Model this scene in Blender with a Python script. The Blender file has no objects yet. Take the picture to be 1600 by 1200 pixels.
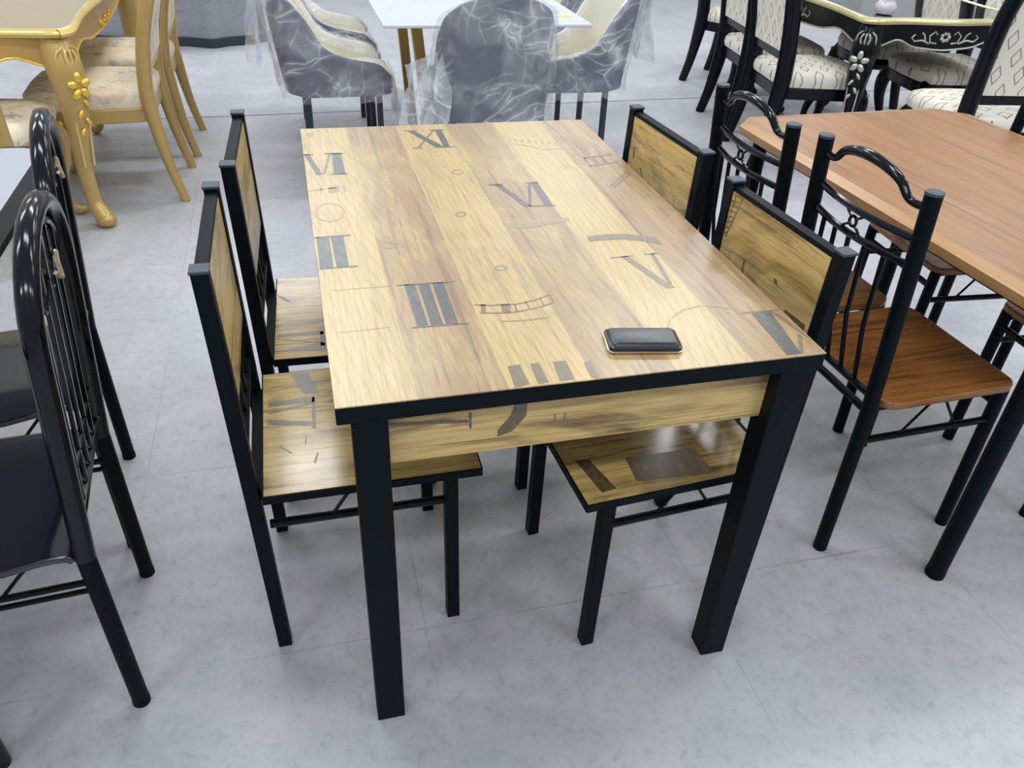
import bpy, bmesh, math, random
from mathutils import Vector, Matrix, Euler
random.seed(7)
SC = bpy.context.scene
COL = SC.collection
PI = math.pi
R = math.radians

# ------------------------------------------------------------------ camera
cam_data = bpy.data.cameras.new('camera')
cam_data.sensor_width = 36.0
cam_data.lens = 1242.83 / 1600 * 36.0
cam_data.clip_start = 0.05
cam = bpy.data.objects.new('camera', cam_data)
cam.location = (-0.393198, -1.517362, 1.410068)
cam.rotation_euler = (0.962046, -0.0434731, -0.250878)
COL.objects.link(cam)
SC.camera = cam

# ------------------------------------------------------------------ world
world = bpy.data.worlds.new('showroom_ambient')
SC.world = world
world.use_nodes = True
bg = world.node_tree.nodes['Background']
bg.inputs['Color'].default_value = (0.90, 0.955, 1.0, 1)
bg.inputs['Strength'].default_value = 0.37

# ------------------------------------------------------------------ ceiling tubes of the showroom
def tube_light(x, y, power, sx=1.25, sy=0.32):
    l = bpy.data.lights.new('ceiling_tube_light', 'AREA')
    l.shape = 'RECTANGLE'
    l.size, l.size_y = sx, sy
    l.energy = power
    l.color = (0.94, 0.975, 1.0)
    o = bpy.data.objects.new('ceiling_tube_light', l)
    o.location = (x, y, 3.1)
    COL.objects.link(o)

for y, p in ((-2.4, 23), (0.25, 21), (2.75, 26), (5.6, 26)):
    for x in (-2.73, -0.4, 1.93, 4.26):
        tube_light(x, y, p)

SC.view_settings.view_transform = 'Standard'
SC.view_settings.look = 'None'
SC.view_settings.exposure = 0.35
SC.view_settings.gamma = 1.0
SC.view_settings.use_curve_mapping = False

# ------------------------------------------------------------------ materials
def lin(r, g, b):
    f = lambda c: (c / 255 / 12.92) if c / 255 <= 0.04045 else ((c / 255 + 0.055) / 1.055) ** 2.4
    return (f(r), f(g), f(b), 1.0)

class NT:
    """small helper around a node tree"""
    def __init__(self, name):
        self.m = bpy.data.materials.new(name)
        self.m.use_nodes = True
        self.t = self.m.node_tree
        self.p = self.t.nodes['Principled BSDF']
    def n(self, kind, **kw):
        nd = self.t.nodes.new(kind)
        for k, v in kw.items():
            setattr(nd, k, v)
        return nd
    def l(self, a, b):
        self.t.links.new(a, b)
    def val(self, sock, v):
        if hasattr(v, 'is_output') or isinstance(v, bpy.types.NodeSocket):
            self.l(v, sock)
        else:
            sock.default_value = v
    def math(self, op, a, b=0.0, c=None):
        nd = self.n('ShaderNodeMath', operation=op)
        self.val(nd.inputs[0], a)
        self.val(nd.inputs[1], b)
        if c is not None:
            self.val(nd.inputs[2], c)
        return nd.outputs[0]
    def mix(self, f, a, b, blend='MIX'):
        nd = self.n('ShaderNodeMix', data_type='RGBA', blend_type=blend)
        self.val(nd.inputs[0], f)
        self.val(nd.inputs[6], a)
        self.val(nd.inputs[7], b)
        return nd.outputs[2]
    def ramp(self, f, stops):
        nd = self.n('ShaderNodeValToRGB')
        e = nd.color_ramp.elements
        while len(e) < len(stops):
            e.new(0.5)
        for el, (pos, c) in zip(e, stops):
            el.position = pos
            el.color = c if len(c) == 4 else (*c, 1)
        self.val(nd.inputs[0], f)
        return nd.outputs[0]
    def ramp1(self, f, stops):
        return self.ramp(f, [(p, (v, v, v, 1)) for p, v in stops])
    def coord(self, rnd=0.0):
        tc = self.n('ShaderNodeTexCoord').outputs['Object']
        if rnd:
            oi = self.n('ShaderNodeObjectInfo').outputs['Random']
            ad = self.n('ShaderNodeVectorMath', operation='ADD')
            cb = self.n('ShaderNodeCombineXYZ')
            s = self.math('MULTIPLY', oi, rnd)
            for i in range(3):
                self.l(s, cb.inputs[i])
            self.l(tc, ad.inputs[0]); self.l(cb.outputs[0], ad.inputs[1])
            return ad.outputs[0]
        return tc
    def mapping(self, v, scale, rot=(0, 0, 0), loc=(0, 0, 0)):
        mp = self.n('ShaderNodeMapping')
        self.l(v, mp.inputs[0])
        mp.inputs['Scale'].default_value = scale
        mp.inputs['Rotation'].default_value = rot
        mp.inputs['Location'].default_value = loc
        return mp.outputs[0]
    def noise(self, v, scale, detail=4, rough=0.55, dist=0.0):
        nd = self.n('ShaderNodeTexNoise')
        self.l(v, nd.inputs['Vector'])
        nd.inputs['Scale'].default_value = scale
        nd.inputs['Detail'].default_value = detail
        nd.inputs['Roughness'].default_value = rough
        nd.inputs['Distortion'].default_value = dist
        return nd.outputs['Fac']
    def sep(self, v):
        nd = self.n('ShaderNodeSeparateXYZ')
        self.l(v, nd.inputs[0])
        return nd.outputs
    def white(self, v, dim='2D'):
        nd = self.n('ShaderNodeTexWhiteNoise', noise_dimensions=dim)
        if dim == '1D':
            self.l(v, nd.inputs['W'])
        else:
            self.l(v, nd.inputs['Vector'])
        return nd.outputs['Value']
    def bump(self, h, strength, dist=0.002):
        b = self.n('ShaderNodeBump')
        b.inputs['Strength'].default_value = strength
        b.inputs['Distance'].default_value = dist
        self.l(h, b.inputs['Height'])
        self.l(b.outputs[0], self.p.inputs['Normal'])
    def set(self, base=None, rough=None, metal=None, spec=None, coat=None, coat_rough=None):
        P = self.p.inputs
        if base is not None: self.val(P['Base Color'], base)
        if rough is not None: self.val(P['Roughness'], rough)
        if metal is not None: P['Metallic'].default_value = metal
        if spec is not None: P['Specular IOR Level'].default_value = spec
        if coat is not None: P['Coat Weight'].default_value = coat
        if coat_rough is not None: P['Coat Roughness'].default_value = coat_rough
        return self.m

def plain(name, col, rough, metal=0.0, spec=0.5, coat=0.0, var=0.06, vscale=9):
    t = NT(name)
    v = t.coord()
    f = t.noise(v, vscale, 3)
    a = tuple(c * (1 - var) for c in col[:3]) + (1,)
    b = tuple(min(1, c * (1 + var)) for c in col[:3]) + (1,)
    return t.set(base=t.mix(f, a, b), rough=rough, metal=metal, spec=spec, coat=coat, coat_rough=0.08)

def wood(name, light, mid, dark, axis, rough=0.32, rnd=7.0, patch=0.75, spec=0.5, along=1.6, across=15.0, coat=0.0, lines=0.75):
    """plain grained board; axis = the index along which the grain runs"""
    t = NT(name)
    v = t.coord(rnd)
    def stretched(a, b, detail, rough_, dist):
        sc = [a] * 3; sc[axis] = b
        return t.noise(t.mapping(v, tuple(sc)), 1.0, detail, rough_, dist)
    g = stretched(across, along, 7, 0.62, 1.1)
    fine = stretched(across * 9, along * 3.2, 5, 0.65, 0.6)
    med = stretched(across * 3.2, along * 1.8, 6, 0.7, 1.0)
    pt = stretched(across * .38, along * 1.5, 4, 0.6, 1.8)
    c = t.ramp(g, [(0.30, mid), (0.48, light), (0.62, light), (0.8, mid)])
    c = t.mix(t.ramp1(fine, [(0.40, 0.7), (0.53, 0.0)]), c, mid)
    c = t.mix(t.ramp1(med, [(0.34, lines), (0.45, 0.0)]), c, dark)
    pf = t.math('MULTIPLY', t.ramp1(pt, [(0.50, 0.0), (0.66, patch)]), t.ramp1(med, [(0.40, 1.0), (0.66, 0.35)]))
    c = t.mix(pf, c, dark)
    return t.set(base=c, rough=rough, spec=spec, coat=coat, coat_rough=0.15)

def plank_top(name):
    """laminate of pale and browner planks along Y"""
    t = NT(name)
    v = t.coord()
    x, y, z = t.sep(v)
    ix = t.math('FLOOR', t.math('DIVIDE', t.math('ADD', x, 0.3995), 0.131))
    odd = t.math('MODULO', ix, 2.0)
    pr = t.white(ix, '1D')
    sh = t.n('ShaderNodeCombineXYZ')
    t.l(t.math('ADD', x, t.math('MULTIPLY', pr, 5.0)), sh.inputs[0])
    t.l(t.math('ADD', y, t.math('MULTIPLY', pr, 9.0)), sh.inputs[1])
    S = sh.outputs[0]
    g = t.noise(t.mapping(S, (18, 2.0, 1)), 1.0, 7, 0.62, 1.4)
    med = t.noise(t.mapping(S, (75, 2.3, 1)), 1.0, 6, 0.68, 0.7)
    fine = t.noise(t.mapping(S, (230, 5, 1)), 1.0, 4, 0.6, 0.3)
    pt = t.noise(t.mapping(S, (5, 2.6, 1)), 1.0, 4, 0.6, 1.6)
    knot = t.n('ShaderNodeTexWave', wave_type='RINGS', rings_direction='Z')
    t.l(t.mapping(S, (3.2, 1.0, 1)), knot.inputs['Vector'])
    knot.inputs['Scale'].default_value = 7.0
    knot.inputs['Distortion'].default_value = 5.0
    knot.inputs['Detail'].default_value = 3.0
    tone = t.math('ADD', t.math('MULTIPLY', odd, 0.75), t.math('MULTIPLY', t.math('SUBTRACT', pt, 0.5), 2.2))
    yel, brn, drk = lin(190, 164, 108), lin(156, 126, 90), lin(98, 74, 52)
    c = t.mix(t.ramp1(tone, [(0.0, 0.0), (0.75, 1.0)]), yel, brn)
    c = t.mix(t.ramp1(g, [(0.52, 0.0), (0.68, 0.55)]), c, lin(196, 172, 122))
    c = t.mix(t.ramp1(fine, [(0.40, 0.45), (0.54, 0.0)]), c, brn)
    amt = t.math('MULTIPLY_ADD', tone, 0.55, 0.35)
    c = t.mix(t.math('MULTIPLY', t.ramp1(med, [(0.34, 0.9), (0.47, 0.0)]), amt), c, drk)
    c = t.mix(t.math('MULTIPLY', t.ramp1(knot.outputs['Fac'], [(0.0, 0.22), (0.25, 0.0)]), 0.8), c, drk)
    return t.set(base=c, rough=0.34, spec=0.9, coat=0.2, coat_rough=0.3)

def ink(name, col, under, strength):
    """printed ink worn through by the grain"""
    t = NT(name)
    v = t.coord()
    f = t.noise(t.mapping(v, (90, 30, 40)), 1.0, 4, 0.65, 0.8)
    c = t.mix(t.ramp1(f, [(0.36, strength * 0.8), (0.50, strength)]), under, col)
    return t.set(base=c, rough=0.34, spec=0.9, coat=0.2, coat_rough=0.3)

def floor_mat():
    t = NT('vinyl_tile_floor')
    v = t.coord()
    n1 = t.noise(v, 2.6, 8, 0.62, 0.6)
    n2 = t.noise(v, 32.0, 9, 0.78, 0.5)
    n3 = t.noise(v, 70.0, 4, 0.6, 0.0)
    n4 = t.noise(t.mapping(v, (1.2, 5.0, 1)), 2.2, 5, 0.6, 0.5)
    c = t.ramp(n1, [(0.25, lin(168, 169, 176)), (0.5, lin(182, 183, 188)), (0.75, lin(193, 194, 197))])
    c = t.mix(t.ramp1(n2, [(0.36, 0.55), (0.48, 0.0)]), c, lin(150, 151, 159))
    c = t.mix(t.ramp1(n2, [(0.53, 0.0), (0.68, 0.3)]), c, lin(202, 203, 205))
    c = t.mix(t.ramp1(n4, [(0.55, 0.0), (0.7, 0.2)]), c, lin(158, 159, 166))
    c = t.mix(t.ramp1(n3, [(0.3, 0.22), (0.42, 0.0)]), c, lin(130, 131, 140))
    # tile joints, 62 cm grid
    x, y, z = t.sep(v)
    def joint(a, off, w):
        fr = t.math('FRACT', t.math('DIVIDE', t.math('ADD', a, off), 0.6225))
        d = t.math('MULTIPLY', t.math('ABSOLUTE', t.math('SUBTRACT', fr, 0.5)), 0.6225)
        return t.math('GREATER_THAN', d, 0.31125 - w)
    jx = joint(x, 0.24 + 0.6225 * 20, 0.0011)
    jy = joint(y, -0.2 + 0.6225 * 20, 0.0014)
    j = t.math('MAXIMUM', jx, jy)
    brk = t.ramp1(t.noise(v, 1.7, 2), [(0.42, 0.08), (0.64, 0.6)])
    c = t.mix(t.math('MULTIPLY', j, brk), c, lin(112, 113, 118))
    # the wide dark expansion joint behind the tables
    big = t.math('LESS_THAN', t.math('ABSOLUTE', t.math('SUBTRACT', y, t.math('ADD', 3.345, t.math('MULTIPLY', x, 0.035)))), 0.0075)
    c = t.mix(big, c, lin(96, 98, 104))
    t.bump(n2, 0.12, 0.002)
    return t.set(base=c, rough=t.ramp1(n1, [(0.3, 0.36), (0.7, 0.52)]), spec=0.45)

def diamond_fabric(name, ax, ay):
    t = NT(name)
    v = t.coord()
    s = t.sep(v)
    u = t.math('DIVIDE', s[ax], 0.105)
    w = t.math('DIVIDE', s[ay], 0.145)
    def ring(du, dw):
        a = t.math('ABSOLUTE', t.math('SUBTRACT', t.math('FRACT', t.math('ADD', u, du + 20)), 0.5))
        b = t.math('ABSOLUTE', t.math('SUBTRACT', t.math('FRACT', t.math('ADD', w, dw + 20)), 0.5))
        d = t.math('ADD', t.math('MULTIPLY', a, 1.25), b)
        return t.math('LESS_THAN', t.math('ABSOLUTE', t.math('SUBTRACT', d, 0.26)), 0.034)
    m = t.math('MAXIMUM', ring(0, 0), ring(0.5, 0.5))
    f = t.noise(v, 160, 3)
    base = t.mix(f, lin(214, 206, 192), lin(236, 230, 218))
    c = t.mix(t.math('MULTIPLY', m, 0.85), base, lin(122, 104, 84))
    t.bump(f, 0.2, 0.001)
    return t.set(base=c, rough=0.62, spec=0.35)

def floral_fabric(name):
    t = NT(name)
    v = t.coord(3.0)
    n1 = t.noise(v, 7.5, 5, 0.6, 1.4)
    n2 = t.noise(t.mapping(v, (1, 1, 1), loc=(4, 2, 1)), 6.0, 4, 0.6, 1.0)
    n3 = t.noise(v, 38, 4, 0.7, 1.0)
    c = t.mix(t.ramp1(n1, [(0.52, 0.0), (0.62, 0.8)]), lin(232, 220, 192), lin(222, 194, 168))
    msk = t.math('MULTIPLY', t.ramp1(n2, [(0.52, 0.0), (0.60, 1.0)]), t.ramp1(n3, [(0.46, 0.0), (0.56, 0.8)]))
    c = t.mix(msk, c, lin(150, 160, 165))
    return t.set(base=c, rough=0.55, spec=0.4)

def film_mat(name='clear_wrapping_film', veil=0.0, crease=1.0):
    """clear wrapping film: mostly see-through, whiter along the creases"""
    t = NT(name)
    v = t.coord(5.0)
    w = t.n('ShaderNodeTexNoise')
    t.l(v, w.inputs['Vector'])
    w.inputs['Scale'].default_value = 2.2
    ad = t.n('ShaderNodeVectorMath', operation='MULTIPLY_ADD')
    t.l(w.outputs['Color'], ad.inputs[0]); ad.inputs[1].default_value = (.45, .45, .45); t.l(v, ad.inputs[2])
    def creases(scale, rot, w):
        vo = t.n('ShaderNodeTexVoronoi', feature='DISTANCE_TO_EDGE')
        t.l(t.mapping(ad.outputs[0], scale, rot=rot), vo.inputs['Vector'])
        vo.inputs['Scale'].default_value = 1.0
        return t.ramp1(vo.outputs['Distance'], [(0.0, 1.0), (w, 0.25), (w * 5, 0.0)])
    n1 = t.noise(ad.outputs[0], 4.0, 4, 0.6, 0.5)
    n2 = t.noise(t.mapping(v, (1, 1, 1), loc=(3, 1, 7)), 6.0, 3, 0.55, 0.5)
    c1 = t.math('MULTIPLY', creases((4, 4, 15), (0.5, 0.3, 0.2), 0.03), t.ramp1(n1, [(0.45, 0.0), (0.62, 0.55 * crease)]))
    c2 = t.math('MULTIPLY', creases((14, 14, 4), (0.35, -0.5, 0.4), 0.03), t.ramp1(n2, [(0.46, 0.0), (0.60, 0.45 * crease)]))
    a = t.math('MAXIMUM', c1, c2)
    patch = t.ramp1(n2, [(0.42, 0.10 + veil), (0.72, 0.42 + veil)])
    a = t.math('MINIMUM', t.math('ADD', a, patch), 0.9)
    tr = t.n('ShaderNodeBsdfTransparent')
    tr.inputs[0].default_value = (0.97, 0.975, 0.985, 1)
    t.set(base=lin(236, 238, 244), rough=0.22, spec=0.6)
    t.bump(n1, 0.5, 0.01)
    mx = t.n('ShaderNodeMixShader')
    t.l(a, mx.inputs[0]); t.l(tr.outputs[0], mx.inputs[1]); t.l(t.p.outputs[0], mx.inputs[2])
    t.l(mx.outputs[0], t.t.nodes['Material Output'].inputs['Surface'])
    return t.m

M = {}
M['floor'] = floor_mat()
M['wall'] = plain('pale_wall_paint', lin(226, 228, 230), 0.8, var=0.02)
M['black'] = plain('black_powder_coat', lin(5, 15, 22), 0.5, spec=0.12)
M['black_gloss'] = plain('black_gloss_enamel', lin(6, 12, 21), 0.14, spec=0.36)
M['cap'] = plain('lit_grey_plastic_cap', lin(62, 66, 78), 0.5)  # paler than the posts: light on the flat tops put into the colour
M['black_wood'] = plain('black_lacquered_wood', lin(7, 13, 20), 0.24, spec=0.24)
M['seat_gloss'] = plain('dark_glossy_moulded_seat', lin(26, 28, 40), 0.12, spec=0.6, coat=0.8)
M['rod'] = plain('black_enamel_rod', lin(6, 11, 17), 0.28, spec=0.22)
M['plank'] = plank_top('clock_print_plank_laminate')
CW = (lin(206, 178, 116), lin(178, 144, 84), lin(84, 60, 34))
M['seat_wood'] = wood('clock_print_seat_laminate', *CW, axis=0, rough=0.2, patch=0.75, spec=0.6)
M['panel_wood'] = wood('clock_print_back_laminate', *CW, axis=1, rough=0.28, patch=0.7)
M['apron_wood'] = wood('clock_print_apron_laminate', *CW, axis=0, rough=0.3, patch=0.85, along=1.4, across=20)
M['ink_dark'] = ink('dark_numeral_ink', lin(66, 70, 73), lin(170, 150, 106), 0.98)
M['ink_mid'] = ink('brown_numeral_ink', lin(84, 75, 66), lin(176, 155, 108), 0.78)
M['ink_faint'] = ink('faint_stamp_ink', lin(100, 88, 68), lin(176, 155, 108), 0.55)
M['ink_chair'] = ink('black_chair_print_ink', lin(44, 38, 32), lin(190, 158, 96), 0.86)
M['brown_top'] = wood('reddish_brown_table_laminate', lin(158, 112, 68), lin(138, 94, 54), lin(84, 52, 27), axis=1, rough=0.36, rnd=0, patch=0.4, along=.9, across=22, spec=.4, lines=.9)
M['brown_edge'] = wood('golden_brown_edge_laminate', lin(176, 134, 88), lin(160, 116, 70), lin(130, 88, 44), axis=1, rough=0.3, rnd=0, patch=0.2, along=.8, across=30)
M['brown_seat'] = wood('walnut_brown_seat_laminate', lin(150, 100, 48), lin(110, 68, 30), lin(48, 28, 14), axis=0, rough=0.24, rnd=5.0, patch=0.6, along=1.3, across=20, spec=0.5)
M['gold'] = plain('gold_lacquered_wood', lin(190, 160, 100), 0.36, metal=0.25, spec=0.5, var=0.08)
M['gold_bright'] = plain('bright_gold_leaf', lin(236, 200, 84), 0.28, metal=0.5)
M['gold_light'] = plain('pale_gold_lacquer', lin(224, 198, 122), 0.25, metal=0.2)
M['gold_top'] = plain('beige_gloss_table_glass', lin(186, 164, 122), 0.07, spec=0.6, coat=0.6)
M['floral'] = floral_fabric('floral_cream_fabric')
M['dia_seat'] = diamond_fabric('cream_diamond_seat_fabric', 0, 1)
M['dia_back'] = diamond_fabric('cream_diamond_back_fabric', 1, 2)
M['silver'] = plain('silver_leaf_carving', lin(190, 188, 180), 0.3, metal=0.6)
M['pale_gold'] = plain('pale_gold_edge', lin(206, 198, 150), 0.25, metal=0.3)
M['black_glass'] = plain('black_table_glass', lin(26, 29, 36), 0.05, spec=0.7, coat=0.8)
M['grey_leather'] = plain('slate_grey_leatherette', lin(88, 90, 106), 0.48, var=0.05)
M['cream_leather'] = plain('cream_leatherette', lin(226, 221, 206), 0.42, var=0.03)
M['film'] = film_mat()
M['film_fold'] = film_mat('gathered_wrapping_film', 0.22, 1.2)
M['white_top'] = plain('white_gloss_top', lin(206, 210, 219), 0.2, spec=0.4, var=0.02)
M['gold_metal'] = plain('brushed_gold_leg', lin(170, 140, 78), 0.35, metal=0.5)
M['lavender'] = plain('pale_grey_glass_top', lin(150, 153, 164), 0.3, spec=0.35, var=0.02)
M['cabinet'] = wood('grey_gloss_painted_reflection', lin(142, 145, 153), lin(132, 136, 144), lin(112, 116, 126), axis=0, rough=0.3, rnd=0, patch=0.3, along=.9, across=6)  # streaks paint the floor's reflection into the glossy face colour
M['plinth'] = plain('slate_blue_black_plinth', lin(40, 46, 58), 0.35)
M['phone'] = plain('black_phone_shell', lin(30, 36, 44), 0.3, spec=0.6)
M['rim'] = plain('champagne_gold_rim', lin(200, 184, 160), 0.25, metal=0.7)
M['jar'] = plain('lavender_white_ceramic', lin(206, 200, 212), 0.12, spec=0.6, coat=0.4, var=0.02)
M['yellow'] = plain('yellow_card', lin(232, 220, 110), 0.6, var=0.02)

# ------------------------------------------------------------------ mesh helpers
class MB:
    def __init__(s):
        s.bm = bmesh.new()
        s.mi = 0
    def _face(s, vs):
        try:
            f = s.bm.faces.new(vs)
            f.material_index = s.mi
            return f
        except ValueError:
            return None
    def box(s, c, d, rot=None):
        m = rot.to_3x3() if rot else Matrix.Identity(3)
        c = Vector(c)
        v = []
        for z in (-.5, .5):
            for x, y in ((-.5, -.5), (.5, -.5), (.5, .5), (-.5, .5)):
                v.append(s.bm.verts.new(c + m @ Vector((x * d[0], y * d[1], z * d[2]))))
        for q in ((3, 2, 1, 0), (4, 5, 6, 7), (0, 1, 5, 4), (1, 2, 6, 5), (2, 3, 7, 6), (3, 0, 4, 7)):
            s._face([v[i] for i in q])
        return s
    def hexa(s, bot, top):
        v = [s.bm.verts.new(p) for p in list(bot) + list(top)]
        for q in ((3, 2, 1, 0), (4, 5, 6, 7), (0, 1, 5, 4), (1, 2, 6, 5), (2, 3, 7, 6), (3, 0, 4, 7)):
            s._face([v[i] for i in q])
        return s
    def bar(s, p0, p1, wx, wy):
        """square bar between two points, section wx along X, wy along Y (upright bars)"""
        a, b = Vector(p0), Vector(p1)
        q = [(-wx / 2, -wy / 2), (wx / 2, -wy / 2), (wx / 2, wy / 2), (-wx / 2, wy / 2)]
        return s.hexa([a + Vector((x, y, 0)) for x, y in q], [b + Vector((x, y, 0)) for x, y in q])
    def tube(s, pts, r, seg=10, cap=True, flat=1.0, up=None):
        pts = [Vector(p) for p in pts]
        n = len(pts)
        rr = r if isinstance(r, (list, tuple)) else [r] * n
        rings = []
        prev = None
        for i, p in enumerate(pts):
            t = (pts[min(i + 1, n - 1)] - pts[max(i - 1, 0)])
            t.normalize()
            if prev is None:
                ref = Vector(up) if up else (Vector((0, 0, 1)) if abs(t.z) < 0.9 else Vector((1, 0, 0)))
                u = t.cross(ref).normalized()
            else:
                u = (prev - t * prev.dot(t)).normalized()
            prev = u
            w = t.cross(u)
            rings.append([s.bm.verts.new(p + (u * math.cos(2 * PI * k / seg) + w * flat * math.sin(2 * PI * k / seg)) * rr[i]) for k in range(seg)])
        for a, b in zip(rings, rings[1:]):
            for k in range(seg):
                s._face([a[k], a[(k + 1) % seg], b[(k + 1) % seg], b[k]])
        if cap:
            s._face(rings[0][::-1]); s._face(rings[-1])
        return s
    def ring(s, c, r, rt, nrm='x', seg=18):
        pts = []
        for k in range(seg + 1):
            a = 2 * PI * k / seg
            d = {'x': (0, math.cos(a), math.sin(a)), 'y': (math.cos(a), 0, math.sin(a)), 'z': (math.cos(a), math.sin(a), 0)}[nrm]
            pts.append(Vector(c) + Vector(d) * r)
        return s.tube(pts, rt, 6, cap=False)
    def prism(s, outline, z0, z1, frame=None):
        """outline of (a, b) pairs extruded from z0 to z1; frame maps (a, b, z) to a point"""
        fr = frame or (lambda a, b, c: (a, b, c))
        lo = [s.bm.verts.new(fr(a, b, z0)) for a, b in outline]
        hi = [s.bm.verts.new(fr(a, b, z1)) for a, b in outline]
        n = len(outline)
        s._face(lo[::-1]); s._face(hi)
        for i in range(n):
            s._face([lo[i], lo[(i + 1) % n], hi[(i + 1) % n], hi[i]])
        return s
    def grid(s, rows, close_u=False):
        vs = [[s.bm.verts.new(p) for p in r] for r in rows]
        for a, b in zip(vs, vs[1:]):
            m = len(a)
            for k in range(m if close_u else m - 1):
                s._face([a[k], a[(k + 1) % m], b[(k + 1) % m], b[k]])
        return vs
    def ell(s, c, r, rot=None, seg=10, rings=6):
        m = rot.to_3x3() if rot else Matrix.Identity(3)
        c = Vector(c)
        top = s.bm.verts.new(c + m @ Vector((0, 0, r[2]))); bot = s.bm.verts.new(c - m @ Vector((0, 0, r[2])))
        rs = []
        for i in range(1, rings):
            th = PI * i / rings
            rs.append([s.bm.verts.new(c + m @ Vector((r[0] * math.sin(th) * math.cos(2 * PI * k / seg), r[1] * math.sin(th) * math.sin(2 * PI * k / seg), r[2] * math.cos(th)))) for k in range(seg)])
        for k in range(seg):
            s._face([top, rs[0][k], rs[0][(k + 1) % seg]])
            s._face([bot, rs[-1][(k + 1) % seg], rs[-1][k]])
        for a, b in zip(rs, rs[1:]):
            for k in range(seg):
                s._face([a[k], b[k], b[(k + 1) % seg], a[(k + 1) % seg]])
        return s
    def lathe(s, prof, c=(0, 0, 0), seg=20):
        rows = [[Vector(c) + Vector((r * math.cos(2 * PI * k / seg), r * math.sin(2 * PI * k / seg), z)) for k in range(seg)] for r, z in prof]
        vs = s.grid(rows, True)
        s._face(vs[0][::-1]); s._face(vs[-1])
        return s
    def polys(s, plist, fn):
        """flat printed shapes lying on a surface"""
        for p in plist:
            vs = [s.bm.verts.new(fn(*q)) for q in p]
            f = s._face(vs)
        return s

def obj(name, mb, mats, parent=None, bevel=0.0, smooth=True, sub=0, seg=2):
    me = bpy.data.meshes.new(name)
    bmesh.ops.recalc_face_normals(mb.bm, faces=[f for f in mb.bm.faces if f.material_index == 0 or len(mb.bm.faces) < 1])
    mb.bm.to_mesh(me)
    mb.bm.free()
    for m in (mats if isinstance(mats, (list, tuple)) else [mats]):
        me.materials.append(M[m])
    if smooth:
        for p in me.polygons:
            p.use_smooth = True
        me.set_sharp_from_angle(angle=R(38))
    o = bpy.data.objects.new(name, me)
    COL.objects.link(o)
    if parent:
        o.parent = parent
    if bevel:
        b = o.modifiers.new('soft_edges', 'BEVEL')
        b.width = bevel; b.segments = seg; b.limit_method = 'ANGLE'; b.angle_limit = R(40)
    if sub:
        sm = o.modifiers.new('smoothing', 'SUBSURF')
        sm.levels = sub; sm.render_levels = sub
    return o

def tag(o, label, cat, group=None):
    o['label'] = label
    o['category'] = cat
    if group:
        o['group'] = group
    return o

def thing(name, label, cat, loc=(0, 0, 0), yaw=0.0, group=None):
    o = bpy.data.objects.new(name, None)
    o.empty_display_size = 0.1
    COL.objects.link(o)
    o.location = loc
    o.rotation_euler = (0, 0, yaw)
    return tag(o, label, cat, group)

def copy_thing(root, label, loc, yaw):
    """a copy of a thing with copies of its parts and sub-parts (mesh data shared)"""
    def rec(src, par):
        c = src.copy()
        COL.objects.link(c)
        if par:
            c.parent = par
        for ch in list(src.children):
            rec(ch, c)
        return c
    c = rec(root, None)
    c.location = loc
    c.rotation_euler = (0, 0, yaw)
    c['label'] = label
    return c

def structure(o):
    o['kind'] = 'structure'
    return o

def arc(p0, p1, p2, n=10):
    """quadratic curve through control points"""
    p0, p1, p2 = Vector(p0), Vector(p1), Vector(p2)
    return [p0 * (1 - t) ** 2 + p1 * 2 * t * (1 - t) + p2 * t * t for t in [i / n for i in range(n + 1)]]

def catmull(pts, n=6):
    P = [Vector(p) for p in pts]
    P = [P[0] * 2 - P[1]] + P + [P[-1] * 2 - P[-2]]
    out = []
    for i in range(1, len(P) - 2):
        a, b, c, d = P[i - 1], P[i], P[i + 1], P[i + 2]
        for k in range(n):
            t = k / n
            out.append(0.5 * ((2 * b) + (c - a) * t + (2 * a - 5 * b + 4 * c - d) * t * t + (-a + 3 * b - 3 * c + d) * t ** 3))
    out.append(P[-2])
    return out

def interp(vals, n=6):
    return [v.x for v in catmull([(v, 0, 0) for v in vals], n)]

def rounded_rect(x0, x1, y0, y1, r, n=5):
    out = []
    for cx, cy, a0 in ((x1 - r, y0 + r, -90), (x1 - r, y1 - r, 0), (x0 + r, y1 - r, 90), (x0 + r, y0 + r, 180)):
        for k in range(n + 1):
            a = R(a0 + 90 * k / n)
            out.append((cx + r * math.cos(a), cy + r * math.sin(a)))
    return out

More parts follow.
